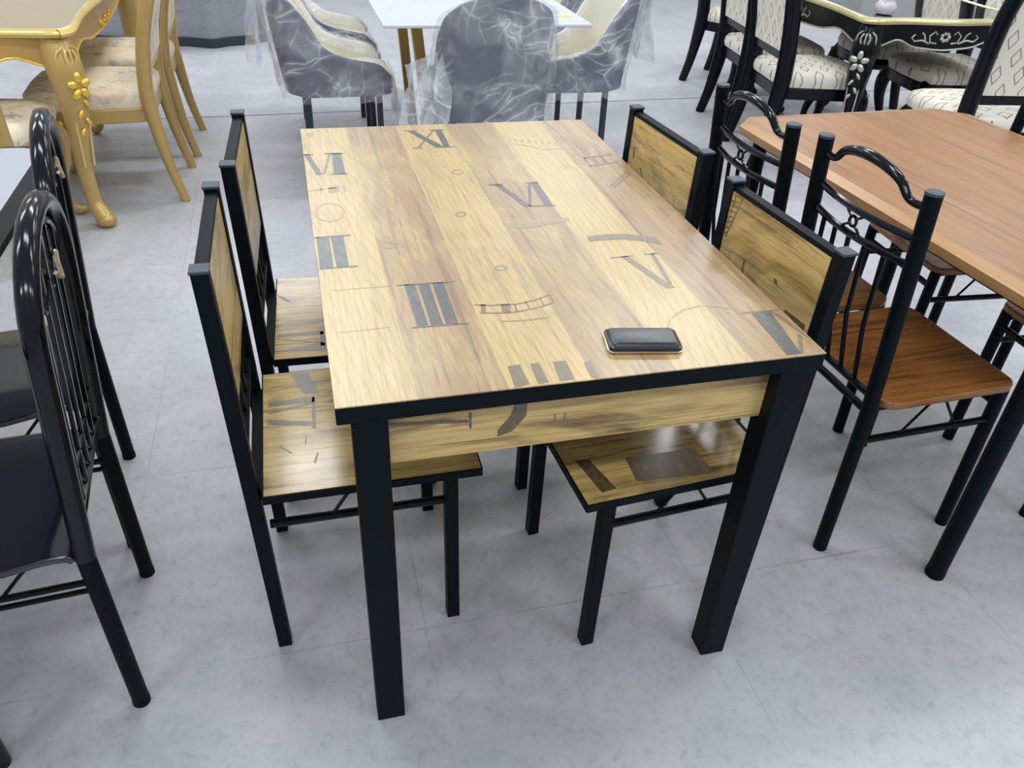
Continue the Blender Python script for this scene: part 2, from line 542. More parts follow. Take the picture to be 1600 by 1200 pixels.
PRINT_DARK=[[(-0.3827,0.419),(-0.37,0.417),(-0.347,0.278),(-0.361,0.28)],[(-0.318,0.418),(-0.296,0.415),(-0.296,0.278),(-0.321,0.281)],[(-0.334,0.423),(-0.29,0.42),(-0.291,0.411),(-0.335,0.414)],[(-0.33,0.282),(-0.291,0.281),(-0.292,0.274),(-0.33,0.276)],[(-0.3827,0.42),(-0.36,0.419),(-0.36,0.413),(-0.3827,0.413)],[(-0.04,0.571),(-0.022,0.569),(-0.025,0.432),(-0.04,0.431)],[(-0.112,0.568),(-0.095,0.566),(-0.037,0.431),(-0.059,0.431)],[(0.028,0.163),(0.043,0.161),(0.073,0.043),(0.078,0.029),(0.061,0.029)],[(0.111,0.163),(0.128,0.163),(0.124,0.031),(0.106,0.032)],[(0.104,0.162),(0.111,0.161),(0.077,0.032),(0.071,0.033)],[(0.014,0.17),(0.046,0.167),(0.043,0.158),(0.014,0.159)],[(0.099,0.167),(0.131,0.17),(0.128,0.16),(0.098,0.161)],[(0.079,0.034),(0.13,0.03),(0.129,0.025),(0.078,0.029)],[(-0.379,-0.057),(-0.355,-0.064),(-0.355,-0.188),(-0.379,-0.192)],[(-0.352,-0.062),(-0.328,-0.059),(-0.328,-0.189),(-0.35,-0.189)],[(-0.3827,-0.056),(-0.313,-0.055),(-0.314,-0.06),(-0.3827,-0.061)],[(-0.38,-0.191),(-0.312,-0.19),(-0.312,-0.195),(-0.381,-0.195)],[(-0.24,-0.277),(-0.222,-0.28),(-0.222,-0.42),(-0.24,-0.421)],[(-0.216,-0.28),(-0.197,-0.282),(-0.198,-0.422),(-0.217,-0.42)],[(-0.191,-0.28),(-0.172,-0.28),(-0.173,-0.423),(-0.193,-0.421)],[(-0.253,-0.276),(-0.161,-0.278),(-0.162,-0.283),(-0.254,-0.28)],[(-0.249,-0.422),(-0.156,-0.425),(-0.156,-0.428),(-0.25,-0.426)],[(0.326,-0.476),(0.362,-0.476),(0.342,-0.61),(0.317,-0.611)]]
PRINT_MID=[[(-0.326,0.414),(-0.32,0.413),(-0.34,0.281),(-0.347,0.282)],[(-0.048,0.566),(-0.042,0.565),(-0.1,0.436),(-0.107,0.437)],[(-0.053,0.574),(-0.014,0.573),(-0.015,0.565),(-0.054,0.567)],[(-0.12,0.436),(-0.094,0.435),(-0.095,0.428),(-0.121,0.429)],[(-0.065,0.435),(-0.013,0.434),(-0.015,0.427),(-0.066,0.429)],[(-0.119,0.575),(-0.086,0.572),(-0.087,0.566),(-0.12,0.568)],[(-0.161,-0.279),(-0.148,-0.277),(-0.148,-0.279),(-0.161,-0.282)],[(0.18,-0.233),(0.195,-0.233),(0.228,-0.353),(0.234,-0.369),(0.216,-0.369)],[(0.241,-0.232),(0.25,-0.23),(0.234,-0.354),(0.227,-0.356)],[(0.16,-0.233),(0.207,-0.232),(0.206,-0.236),(0.158,-0.237)],[(0.23,-0.23),(0.261,-0.228),(0.259,-0.233),(0.228,-0.234)],[(0.145,-0.136),(0.185,-0.131),(0.175,-0.157),(0.142,-0.159)],[(0.185,-0.131),(0.223,-0.134),(0.213,-0.16),(0.175,-0.157)],[(0.223,-0.134),(0.256,-0.148),(0.246,-0.172),(0.213,-0.16)],[(0.256,-0.148),(0.281,-0.162),(0.271,-0.186),(0.246,-0.172)],[(0.281,-0.162),(0.284,-0.195),(0.284,-0.197),(0.271,-0.186)],[(0.361,-0.478),(0.373,-0.489),(0.3827,-0.58),(0.377,-0.559),(0.369,-0.523)],[(0.369,-0.554),(0.373,-0.562),(0.346,-0.611),(0.339,-0.611)],[(0.309,-0.472),(0.381,-0.475),(0.379,-0.479),(0.306,-0.478)],[(-0.125,-0.56),(-0.106,-0.559),(-0.105,-0.612),(-0.128,-0.616)],[(-0.09,-0.56),(-0.076,-0.56),(-0.076,-0.612),(-0.092,-0.614)],[(-0.055,-0.561),(-0.034,-0.561),(-0.036,-0.612),(-0.059,-0.613)],[(-0.009,-0.572),(0.004,-0.57),(0.004,-0.612),(-0.01,-0.613)],[(-0.135,-0.366),(-0.109,-0.373),(-0.11,-0.377),(-0.136,-0.37)],[(-0.109,-0.373),(-0.085,-0.374),(-0.085,-0.378),(-0.11,-0.377)],[(-0.085,-0.374),(-0.065,-0.377),(-0.066,-0.381),(-0.085,-0.378)],[(-0.065,-0.377),(-0.046,-0.373),(-0.047,-0.377),(-0.066,-0.381)],[(-0.046,-0.373),(-0.024,-0.366),(-0.025,-0.37),(-0.047,-0.377)],[(-0.024,-0.366),(0,-0.355),(-0.001,-0.359),(-0.025,-0.37)],[(-0.131,-0.395),(-0.115,-0.398),(-0.116,-0.402),(-0.131,-0.399)],[(-0.115,-0.398),(-0.092,-0.402),(-0.092,-0.406),(-0.116,-0.402)],[(-0.092,-0.402),(-0.072,-0.402),(-0.072,-0.406),(-0.092,-0.406)],[(-0.072,-0.402),(-0.049,-0.399),(-0.05,-0.402),(-0.072,-0.406)],[(-0.049,-0.399),(-0.021,-0.391),(-0.022,-0.395),(-0.05,-0.402)],[(-0.021,-0.391),(-0,-0.382),(-0.001,-0.386),(-0.022,-0.395)],[(-0.068,-0.379),(-0.066,-0.38),(-0.068,-0.403),(-0.071,-0.402)],[(-0.047,-0.373),(-0.045,-0.373),(-0.046,-0.399),(-0.048,-0.399)],[(-0.02,-0.366),(-0.017,-0.366),(-0.018,-0.392),(-0.02,-0.391)],[(0,-0.355),(0.003,-0.355),(0.003,-0.383),(-0,-0.382)],[(-0.124,-0.369),(-0.116,-0.371),(-0.121,-0.397),(-0.129,-0.396)],[(-0.09,-0.375),(-0.075,-0.377),(-0.08,-0.404),(-0.095,-0.402)],[(0.29,0.314),(0.371,0.332),(0.369,0.323),(0.288,0.305)],[(0.285,0.255),(0.367,0.276),(0.365,0.267),(0.283,0.246)],[(0.29,0.314),(0.293,0.313),(0.288,0.25),(0.283,0.251)],[(0.309,0.307),(0.317,0.31),(0.314,0.265),(0.305,0.261)],[(0.33,0.314),(0.34,0.317),(0.338,0.271),(0.327,0.267)],[(0.285,0.119),(0.362,0.205),(0.363,0.2),(0.285,0.111)],[(0.292,0.114),(0.365,0.192),(0.366,0.187),(0.294,0.106)]]
PRINT_FAINT=[[(0.007,-0.046),(0.041,-0.054),(0.032,-0.078),(0.002,-0.071)],[(0.041,-0.054),(0.074,-0.053),(0.061,-0.075),(0.032,-0.078)],[(0.074,-0.053),(0.11,-0.045),(0.102,-0.063),(0.061,-0.075)],[(0.11,-0.045),(0.138,-0.036),(0.136,-0.055),(0.102,-0.063)],[(0.156,-0.504),(0.179,-0.469),(0.178,-0.474),(0.158,-0.507)],[(0.179,-0.469),(0.211,-0.446),(0.211,-0.451),(0.181,-0.472)],[(0.211,-0.446),(0.245,-0.437),(0.244,-0.442),(0.213,-0.449)],[(0.245,-0.437),(0.273,-0.444),(0.272,-0.449),(0.246,-0.44)],[(0.273,-0.444),(0.296,-0.454),(0.294,-0.46),(0.275,-0.447)],[(-0.103,-0.428),(-0.062,-0.431),(-0.063,-0.436),(-0.104,-0.432)],[(-0.062,-0.431),(-0.021,-0.429),(-0.022,-0.433),(-0.063,-0.436)],[(-0.231,-0.119),(-0.234,-0.125),(-0.236,-0.123),(-0.233,-0.118)],[(-0.234,-0.125),(-0.24,-0.129),(-0.241,-0.126),(-0.236,-0.123)],[(-0.24,-0.129),(-0.248,-0.13),(-0.248,-0.127),(-0.241,-0.126)],[(-0.248,-0.13),(-0.256,-0.127),(-0.254,-0.124),(-0.248,-0.127)],[(-0.256,-0.127),(-0.261,-0.121),(-0.258,-0.12),(-0.254,-0.124)],[(-0.261,-0.121),(-0.262,-0.114),(-0.259,-0.114),(-0.258,-0.12)],[(-0.262,-0.114),(-0.259,-0.107),(-0.257,-0.109),(-0.259,-0.114)],[(-0.259,-0.107),(-0.253,-0.103),(-0.252,-0.106),(-0.257,-0.109)],[(-0.253,-0.103),(-0.245,-0.102),(-0.245,-0.105),(-0.252,-0.106)],[(-0.245,-0.102),(-0.237,-0.105),(-0.239,-0.108),(-0.245,-0.105)],[(-0.237,-0.105),(-0.232,-0.111),(-0.234,-0.113),(-0.239,-0.108)],[(-0.232,-0.111),(-0.231,-0.119),(-0.233,-0.118),(-0.234,-0.113)],[(-0.315,0.055),(-0.321,0.032),(-0.324,0.034),(-0.318,0.056)],[(-0.321,0.032),(-0.334,0.016),(-0.335,0.02),(-0.324,0.034)],[(-0.334,0.016),(-0.349,0.012),(-0.349,0.016),(-0.335,0.02)],[(-0.349,0.012),(-0.364,0.02),(-0.362,0.024),(-0.349,0.016)],[(-0.364,0.02),(-0.374,0.039),(-0.371,0.041),(-0.362,0.024)],[(-0.374,0.039),(-0.376,0.065),(-0.374,0.064),(-0.371,0.041)],[(-0.376,0.065),(-0.371,0.089),(-0.369,0.087),(-0.374,0.064)],[(-0.371,0.089),(-0.359,0.106),(-0.357,0.102),(-0.369,0.087)],[(-0.359,0.106),(-0.343,0.111),(-0.343,0.106),(-0.357,0.102)],[(-0.343,0.111),(-0.327,0.102),(-0.329,0.098),(-0.343,0.106)],[(-0.327,0.102),(-0.317,0.081),(-0.32,0.079),(-0.329,0.098)],[(-0.317,0.081),(-0.315,0.055),(-0.318,0.056),(-0.32,0.079)],[(-0.07,0.009),(-0.073,0.002),(-0.077,0.006),(-0.075,0.01)],[(-0.073,0.002),(-0.079,-0.003),(-0.08,0.004),(-0.077,0.006)],[(-0.079,-0.003),(-0.085,-0.004),(-0.083,0.004),(-0.08,0.004)],[(-0.085,-0.004),(-0.09,-0.001),(-0.086,0.005),(-0.083,0.004)],[(-0.09,-0.001),(-0.094,0.005),(-0.088,0.008),(-0.086,0.005)],[(-0.094,0.005),(-0.094,0.012),(-0.088,0.012),(-0.088,0.008)],[(-0.094,0.012),(-0.091,0.02),(-0.087,0.015),(-0.088,0.012)],[(-0.091,0.02),(-0.085,0.024),(-0.084,0.017),(-0.087,0.015)],[(-0.085,0.024),(-0.079,0.026),(-0.081,0.018),(-0.084,0.017)],[(-0.079,0.026),(-0.073,0.023),(-0.077,0.016),(-0.081,0.018)],[(-0.073,0.023),(-0.07,0.017),(-0.075,0.013),(-0.077,0.016)],[(-0.07,0.017),(-0.07,0.009),(-0.075,0.01),(-0.075,0.013)],[(-0.045,-0.245),(-0.048,-0.251),(-0.052,-0.247),(-0.05,-0.244)],[(-0.048,-0.251),(-0.054,-0.255),(-0.055,-0.248),(-0.052,-0.247)],[(-0.054,-0.255),(-0.061,-0.255),(-0.059,-0.249),(-0.055,-0.248)],[(-0.061,-0.255),(-0.067,-0.253),(-0.063,-0.247),(-0.059,-0.249)],[(-0.067,-0.253),(-0.07,-0.247),(-0.065,-0.245),(-0.063,-0.247)],[(-0.07,-0.247),(-0.07,-0.241),(-0.065,-0.241),(-0.065,-0.245)],[(-0.07,-0.241),(-0.067,-0.235),(-0.063,-0.239),(-0.065,-0.241)],[(-0.067,-0.235),(-0.061,-0.231),(-0.06,-0.237),(-0.063,-0.239)],[(-0.061,-0.231),(-0.054,-0.23),(-0.056,-0.237),(-0.06,-0.237)],[(-0.054,-0.23),(-0.048,-0.233),(-0.052,-0.238),(-0.056,-0.237)],[(-0.048,-0.233),(-0.045,-0.238),(-0.05,-0.241),(-0.052,-0.238)],[(-0.045,-0.238),(-0.045,-0.245),(-0.05,-0.244),(-0.05,-0.241)],[(-0.026,0.252),(-0.03,0.243),(-0.033,0.247),(-0.03,0.253)],[(-0.03,0.243),(-0.036,0.237),(-0.037,0.244),(-0.033,0.247)],[(-0.036,0.237),(-0.044,0.236),(-0.043,0.243),(-0.037,0.244)],[(-0.044,0.236),(-0.051,0.239),(-0.048,0.245),(-0.043,0.243)],[(-0.051,0.239),(-0.055,0.246),(-0.051,0.25),(-0.048,0.245)],[(-0.055,0.246),(-0.055,0.256),(-0.051,0.255),(-0.051,0.25)],[(-0.055,0.256),(-0.052,0.265),(-0.049,0.261),(-0.051,0.255)],[(-0.052,0.265),(-0.045,0.271),(-0.044,0.264),(-0.049,0.261)],[(-0.045,0.271),(-0.037,0.273),(-0.038,0.265),(-0.044,0.264)],[(-0.037,0.273),(-0.03,0.269),(-0.034,0.263),(-0.038,0.265)],[(-0.03,0.269),(-0.026,0.262),(-0.031,0.258),(-0.034,0.263)],[(-0.026,0.262),(-0.026,0.252),(-0.03,0.253),(-0.031,0.258)],[(-0.357,0.208),(-0.353,0.208),(-0.355,0.17),(-0.359,0.171)],[(-0.339,0.202),(-0.316,0.206),(-0.318,0.169),(-0.342,0.165)],[(-0.309,0.206),(-0.305,0.205),(-0.303,0.171),(-0.307,0.171)],[(-0.366,-0.277),(-0.264,-0.277),(-0.265,-0.279),(-0.366,-0.279)],[(-0.363,-0.418),(-0.282,-0.415),(-0.282,-0.417),(-0.363,-0.42)],[(-0.3827,0.186),(-0.323,0.196),(-0.323,0.192),(-0.3827,0.182)],[(0.151,0.469),(0.157,0.468),(0.155,0.453),(0.148,0.454)],[(0.167,0.463),(0.174,0.462),(0.171,0.447),(0.165,0.447)],[(0.183,0.456),(0.19,0.455),(0.188,0.44),(0.181,0.441)],[(0.2,0.449),(0.206,0.449),(0.204,0.434),(0.197,0.434)],[(0.216,0.443),(0.223,0.442),(0.22,0.427),(0.213,0.428)],[(0.232,0.436),(0.239,0.436),(0.236,0.421),(0.229,0.421)],[(0.248,0.43),(0.255,0.429),(0.252,0.414),(0.246,0.415)],[(0.265,0.423),(0.271,0.422),(0.268,0.408),(0.262,0.408)],[(0.281,0.417),(0.288,0.416),(0.284,0.401),(0.278,0.402)],[(0.143,0.439),(0.208,0.386),(0.207,0.382),(0.142,0.434)],[(0.208,0.386),(0.328,0.387),(0.327,0.382),(0.207,0.382)],[(-0.374,0.576),(-0.354,0.579),(-0.352,0.553),(-0.368,0.55)],[(0.235,-0.205),(0.235,-0.228),(0.235,-0.239),(0.232,-0.222)],[(0.326,-0.124),(0.33,-0.14),(0.328,-0.153),(0.325,-0.14)]]
SEAT_NL=[[(-0.109,0.187),(-0.072,0.183),(-0.054,0.106),(-0.086,0.109)],[(-0.156,0.089),(-0.064,0.092),(-0.065,0.074),(-0.156,0.074)],[(-0.156,0.054),(-0.07,0.075),(-0.07,0.069),(-0.156,0.048)],[(-0.158,0.031),(-0.073,0.009),(-0.074,-0.005),(-0.158,0.014)],[(-0.069,0.093),(-0.062,0.092),(-0.066,-0.015),(-0.074,-0.013)],[(-0.088,-0.038),(-0.085,-0.038),(-0.087,-0.062),(-0.09,-0.061)],[(-0.068,-0.089),(-0.065,-0.092),(-0.072,-0.121),(-0.076,-0.117)],[(-0.135,-0.057),(-0.112,-0.083),(-0.114,-0.085),(-0.136,-0.061)]]
SEAT_FL=[[(-0.1734,-0.0865),(-0.0564,-0.0838),(-0.0569,-0.1008),(-0.1749,-0.1005)],[(-0.165,-0.1623),(-0.0669,-0.1332),(-0.0546,-0.1408),(-0.0557,-0.1708),(-0.1199,-0.1638)],[(-0.1688,-0.1044),(-0.0688,-0.1332),(-0.0697,-0.1373),(-0.1686,-0.1094)],[(-0.0653,-0.0881),(-0.0562,-0.0888),(-0.0553,-0.1518),(-0.0653,-0.1501)],[(-0.1664,0.1048),(-0.1343,0.0708),(-0.1311,0.0649),(-0.1381,0.0647),(-0.1662,0.0978)]]
SEAT_NR=[[(0.1064,0.0943),(-0.0384,0.1032),(-0.0388,0.1774),(0.1144,0.1609)],[(0.2031,0.074),(0.1764,0.079),(0.159,0.1675),(0.1894,0.1713)]]
BACK_NR=[[(-0.1438,0.852),(-0.1203,0.8552),(-0.1209,0.8528),(-0.1444,0.8495)],[(-0.1468,0.841),(-0.1231,0.8443),(-0.1238,0.8419),(-0.1475,0.8385)],[(-0.1498,0.8298),(-0.126,0.8334),(-0.1267,0.8309),(-0.1505,0.8273)],[(-0.1529,0.8185),(-0.1289,0.8222),(-0.1296,0.8197),(-0.1536,0.816)],[(-0.156,0.8071),(-0.1319,0.811),(-0.1326,0.8085),(-0.1568,0.8046)],[(-0.1592,0.7956),(-0.1349,0.7997),(-0.1355,0.7971),(-0.1599,0.793)],[(-0.1624,0.7839),(-0.1379,0.7882),(-0.1386,0.7856),(-0.1631,0.7813)],[(-0.1656,0.7722),(-0.1409,0.7766),(-0.1416,0.7739),(-0.1663,0.7695)],[(-0.1689,0.7602),(-0.144,0.7648),(-0.1447,0.7622),(-0.1696,0.7575)],[(-0.1438,0.852),(-0.1409,0.8531),(-0.1691,0.7495),(-0.1722,0.7482)],[(-0.1203,0.8552),(-0.1175,0.8563),(-0.1441,0.7543),(-0.1471,0.753)],[(0.0825,0.7098),(0.1419,0.7112),(0.142,0.6893),(0.0725,0.6919)],[(-0.0726,0.741),(-0.0647,0.7421),(-0.0623,0.6998),(-0.0689,0.6992)],[(0.0278,0.7473),(0.0387,0.7479),(0.0428,0.7393),(0.0327,0.74)]]
BACK_FR=[[(-0.1342,0.7761),(-0.1301,0.7774),(-0.1248,0.7516),(-0.1307,0.7496)],[(-0.0875,0.7389),(-0.0818,0.7409),(-0.0651,0.7213),(-0.0707,0.7193)],[(-0.1342,0.7761),(-0.1089,0.7822),(-0.1084,0.7811),(-0.1337,0.7746)],[(-0.0492,0.8536),(-0.0446,0.855),(-0.0375,0.8414),(-0.0413,0.8403)]]
APRON_PRINT=[[(-0.311,0.693),(-0.19,0.681),(-0.19,0.675),(-0.311,0.687)],[(-0.19,0.694),(-0.185,0.693),(-0.185,0.663),(-0.189,0.664)],[(-0.119,0.699),(-0.099,0.698),(-0.1,0.675),(-0.121,0.648),(-0.125,0.679)],[(-0.125,0.679),(-0.121,0.648),(-0.144,0.641),(-0.144,0.654)],[(-0.055,0.67),(-0.053,0.67),(-0.051,0.656),(-0.053,0.657)],[(-0.037,0.672),(-0.035,0.671),(-0.037,0.656),(-0.039,0.658)]]

# ================================================================== floor
mb = MB(); mb.box((0.3, 2.0, -0.05), (15, 15, 0.1))
structure(obj('floor', mb, 'floor', smooth=False))
mb = MB(); mb.box((0.3, 9.55, 1.6), (15, 0.1, 3.2))
structure(obj('wall_back', mb, 'wall', smooth=False))

# ================================================================== main dining table
TW, TL = 0.7675, 1.2341
t = thing('dining_table', 'large pale wood dining table printed with roman numerals, black square legs', 'table')
mb = MB()
mb.box((0, 0, 0.749), (TW, TL, 0.002))
for mi, pl in ((1, PRINT_DARK), (2, PRINT_MID), (3, PRINT_FAINT)):
    mb.mi = mi
    mb.polys(pl, lambda x, y, k=mi: (x, y, 0.75015 + 0.00008 * (4 - k)))
obj('tabletop', mb, ['plank', 'ink_dark', 'ink_mid', 'ink_faint'], t, smooth=False)
mb = MB(); mb.box((0, 0, 0.7335), (TW, TL, 0.029))
obj('edge_frame', mb, 'black', t, bevel=0.0015)
LX, LY = TW / 2 - 0.0205 - 0.0257, TL / 2 - 0.0255
for sx in (-1, 1):
    for sy in (-1, 1):
        mb = MB(); mb.bar((sx * LX, sy * LY, 0.0), (sx * LX, sy * LY, 0.7195), 0.0514, 0.0496)
        obj('leg', mb, 'black', t, bevel=0.002)
for sy in (-1, 1):
    mb = MB()
    mb.box((0, sy * 0.580, 0.667), (2 * LX - 0.0514, 0.018, 0.104))
    if sy < 0:
        mb.mi = 1
        mb.polys(APRON_PRINT, lambda a, z: (a, -0.5893, z))
    obj('apron', mb, ['apron_wood', 'ink_chair'], t, smooth=False)

# small phone on the table
p = thing('phone', 'small black glossy phone with pale gold rim lying on the printed tabletop', 'phone', (0.101, -0.537, 0.7507), R(-10))
def stepped(rows, cap=False):
    m = MB()
    vs = m.grid([[(x, y, z) for x, y in rounded_rect(-a, a, -b, b, r)] for a, b, r, z in rows], True)
    if cap:
        m._face(vs[-1])
    return m
mb = stepped([(.0575, .0295, .008, .0035), (.0585, .0305, .009, .007), (.0575, .0295, .008, .0095), (.055, .027, .007, .0105), (.0535, .0255, .007, .0132), (.0505, .0225, .006, .0152), (.0495, .0215, .006, .0154)], True)
obj('shell', mb, 'phone', p)
mb = stepped([(.056, .028, .008, .0), (.0592, .0312, .009, .0012), (.0595, .0315, .009, .0032), (.0580, .0300, .008, .0038)])
obj('rim', mb, 'rim', p)

# ================================================================== dining chairs of the printed set
def dining_chair(label, loc, yaw, seat_print, back_print):
    t = thing('dining_chair', label, 'chair', loc, yaw, 'four chairs of the printed dining set')
    S = 0.0262
    HY = 0.1675
    for sy in (-1, 1):
        mb = MB()
        mb.bar((-.177, sy * HY, 0), (-.187, sy * HY, .41), S, S)
        mb.bar((-.187, sy * HY, .41), (-.200, sy * HY, .862), S, S)
        l = obj('leg', mb, 'black', t, bevel=.0015)
        mb = MB(); mb.box((-.2002, sy * HY, .8635), (S + .003, S + .003, .005))
        obj('cap', mb, 'cap', l, bevel=.001)
    for sy in (-1, 1):
        mb = MB(); mb.bar((.177, sy * HY, 0), (.172, sy * HY, .411), S, S)
        obj('leg', mb, 'black', t, bevel=.0015)
    # seat board with its black steel frame
    mb = MB(); mb.box((.03, 0, .4225), (.392, .386, .015))
    mb.mi = 1
    mb.polys([[(max(-.163, min(.222, a)), max(-.19, min(.19, b))) for a, b in q] for q in seat_print], lambda a, b: (a, b, .4303))
    obj('seat', mb, ['seat_wood', 'ink_chair'], t, smooth=False)
    mb = MB()
    for sy in (-1, 1):
        mb.box((.03, sy * .1945, .4205), (.397, .003, .017))
    mb.box((.2275, 0, .4205), (.003, .386, .017))
    mb.box((-.1675, 0, .4205), (.003, .386, .017))
    for sy in (-1, 1):
        mb.box((0.0, sy * .155, .405), (.345, .018, .018))
    for x in (-.18, .172):
        mb.box((x, 0, .402), (.02, .31, .022))
    obj('seat_frame', mb, 'black', t)
    # back
    lean = lambda z: -.187 - .013 * (z - .41) / .452
    mb = MB()
    ang = math.atan2(.013, .452)
    c = .725
    mb.box((lean(c) + .004, 0, c), (.012, 2 * HY - S + .002, .242), rot=Matrix.Rotation(-ang, 3, 'Y'))
    mb.mi = 1
    mb.polys([[(max(-.152, min(.152, y)), max(.608, min(.843, z))) for y, z in q] for q in back_print], lambda y, z: (lean(z) + .0104, y, z))
    obj('backrest', mb, ['panel_wood', 'ink_chair'], t, smooth=False)
    mb = MB()
    for z, w, h in ((.849, .021, .013), (.598, .017, .014), (.498, .017, .016)):
        mb = MB(); mb.box((lean(z) - .001, 0, z), (w, 2 * HY - S, h))
        obj('back_rail', mb, 'black', t, bevel=.001)
    for k in range(4):
        y = -.096 + k * .064
        mb = MB(); mb.tube([(lean(.5), y, .503), (lean(.6), y, .595)], .0045, 6)
        obj('spindle', mb, 'rod', t)
    # stretchers with a small truss
    for sy in (-1, 1):
        y = sy * (HY - .004)
        mb = MB()
        mb.tube([(-.166, y, .335), (.163, y, .335)], .0085, 8)
        obj('stretcher', mb, 'rod', t)
        for x0, x1 in ((-.05, -.006), (.058, .010)):
            mb = MB(); mb.tube([(x0, y, .341), (x1, y, .408)], .0035, 6)
            obj('brace', mb, 'rod', t)
    return t

dining_chair('printed wood chair left of the numeral table, nearer the camera, its seat tucked under', (-.353, -.225, 0), 0, SEAT_NL, [])
dining_chair('printed wood chair left of the numeral table, farther one towards the plastic-wrapped chairs', (-.323, .213, 0), R(-1.8), SEAT_FL, [])
dining_chair('printed wood chair right of the numeral table, nearer one with ladder-track print on backrest', (.249, -.345, 0), R(184.3), SEAT_NR, BACK_NR)
dining_chair('printed wood chair right of the numeral table, farther one near the far corner', (.238, .152, 0), R(184.5), [], BACK_FR)

# ================================================================== black hoop-back chairs on the left
def hoop_chair(label, loc, yaw):
    t = thing('hoop_back_chair', label, 'chair', loc, yaw, 'black hoop-back metal chairs')
    HY = .168
    lean = lambda z: -.19 + (0.004 * z / .4 if z < .4 else .004 - .046 * (z - .4) / .553)
    def hoop(hw, zs, ztop, off=0.0):
        pts = [(lean(z) + off, -hw, z) for z in [zs[0] + (zs[1] - zs[0]) * i / 5 for i in range(6)]]
        for i in range(1, 16):
            a = PI * i / 16
            z = zs[1] + (ztop - zs[1]) * math.sin(a) ** .85
            q = math.cos(a)
            pts.append((lean(z) + off, -hw * math.copysign(abs(q) ** .9, q), z))
        pts += [(lean(z) + off, hw, z) for z in [zs[1] + (zs[0] - zs[1]) * i / 5 for i in range(6)]]
        return pts
    mb = MB(); mb.tube(hoop(HY, (.40, .76), .930), .0165, 14)
    obj('back_hoop', mb, 'black_gloss', t)
    mb = MB(); mb.tube(hoop(HY - .027, (.46, .76), .902, .002), .0075, 8)
    obj('inner_hoop', mb, 'black_gloss', t)
    for sy in (-1, 1):
        mb = MB(); mb.tube([(lean(0), sy * HY, 0.004), (lean(.2), sy * HY, .2), (lean(.405), sy * HY, .405)], .0155, 14)
        l = obj('leg', mb, 'black', t)
        mb = MB(); mb.lathe([(.0165, 0), (.0165, .012), (.0155, .016)], (lean(0), sy * HY, 0), 14)
        obj('foot_cap', mb, 'black', l)
    for sy in (-1, 1):
        mb = MB(); mb.tube([(.20, sy * .16, 0.0), (.185, sy * .16, .40)], .0135, 12)
        obj('leg', mb, 'black', t)
    # glossy moulded seat with a rolled front edge
    rows = []
    for x, z in ((-.175, .405), (-.17, .422), (-.12, .424), (-.04, .418), (.06, .418), (.14, .424), (.19, .420), (.215, .405), (.222, .385)):
        hw = .188 if x > -.1 else .175
        rows.append([(x, hw * s, z - (.006 if abs(s) > .9 else 0) - .004 * (1 - abs(s))) for s in (-1, -.96, -.7, -.35, 0, .35, .7, .96, 1)])
    mb = MB(); mb.grid(rows)
    o = obj('seat', mb, 'seat_gloss', t, sub=1)
    sol = o.modifiers.new('thickness', 'SOLIDIFY'); sol.thickness = .012; sol.offset = -1
    # lower back rail, rods and twisted scrolls
    for z, r in ((.455, .008), (.53, .0045)):
        mb = MB(); mb.tube([(lean(z), -HY + .004, z), (lean(z), HY - .004, z)], r, 8)
        obj('back_rail', mb, 'black_gloss', t)
    for k in range(5):
        y = -.092 + .046 * k
        ztop = .76 + .138 * math.sqrt(max(0, 1 - (y / .141) ** 2))
        mb = MB(); mb.tube([(lean(.46), y, .458), (lean(ztop), y, ztop)], .0042, 6)
        obj('spindle', mb, 'black_gloss', t)
    for k in range(4):
        y = -.069 + .046 * k
        mb = MB()
        mb.tube([(lean(.46), y - .02, .462), (lean(.49) + .004, y, .492), (lean(.53), y + .02, .528)], .0035, 6)
        mb.tube([(lean(.46), y + .02, .462), (lean(.49) + .004, y, .492), (lean(.53), y - .02, .528)], .0035, 6)
        mb.ell((lean(.492) + .004, y, .492), (.006, .006, .006))
        obj('scrollwork', mb, 'black_gloss', t)
    # wavy top scroll
    mb = MB()
    mb.tube(catmull([(lean(.80), -.09, .80), (lean(.82), -.06, .845), (lean(.82), -.02, .80), (lean(.82), .02, .845), (lean(.82), .06, .80), (lean(.82), .09, .82)], 6), .004, 6)
    obj('scrollwork', mb, 'black_gloss', t)
    mb = MB()
    mb.tube(catmull([(lean(.82) - .004, -.06, .824), (lean(.82) - .012, -.045, .846), (lean(.82) - .016, -.02, .838), (lean(.82) - .02, -.002, .822), (lean(.82) - .016, .012, .836)], 5), .0036, 6)
    obj('wire_tie', mb, 'rim', t)['label'] = 'small pale wire tie'
    for sy in (-1, 1):
        y = sy * .163
        for z, r in ((.338, .006), (.318, .005)):
            mb = MB(); mb.tube([(-.186, y, z), (.186, y, z)], r, 8)
            obj('stretcher', mb, 'rod', t)
        for s in (-1, 1):
            mb = MB(); mb.tube([(s * .045, y, .338), (s * .10, y, .40)], .0035, 6)
            obj('brace', mb, 'rod', t)
    for x, z in ((-.17, .402), (.185, .395)):
        mb = MB(); mb.tube([(x, -.16, z), (x, .16, z)], .007, 8)
        obj('seat_rail', mb, 'rod', t)
    return t

hc = hoop_chair('black hoop-back metal chair at the left edge, nearer the camera', (-1.003, -.32, 0), R(184.4))
copy_thing(hc, 'black hoop-back metal chair at the left edge, farther one beside the gold table leg', (-1.078, .098, 0), R(189))

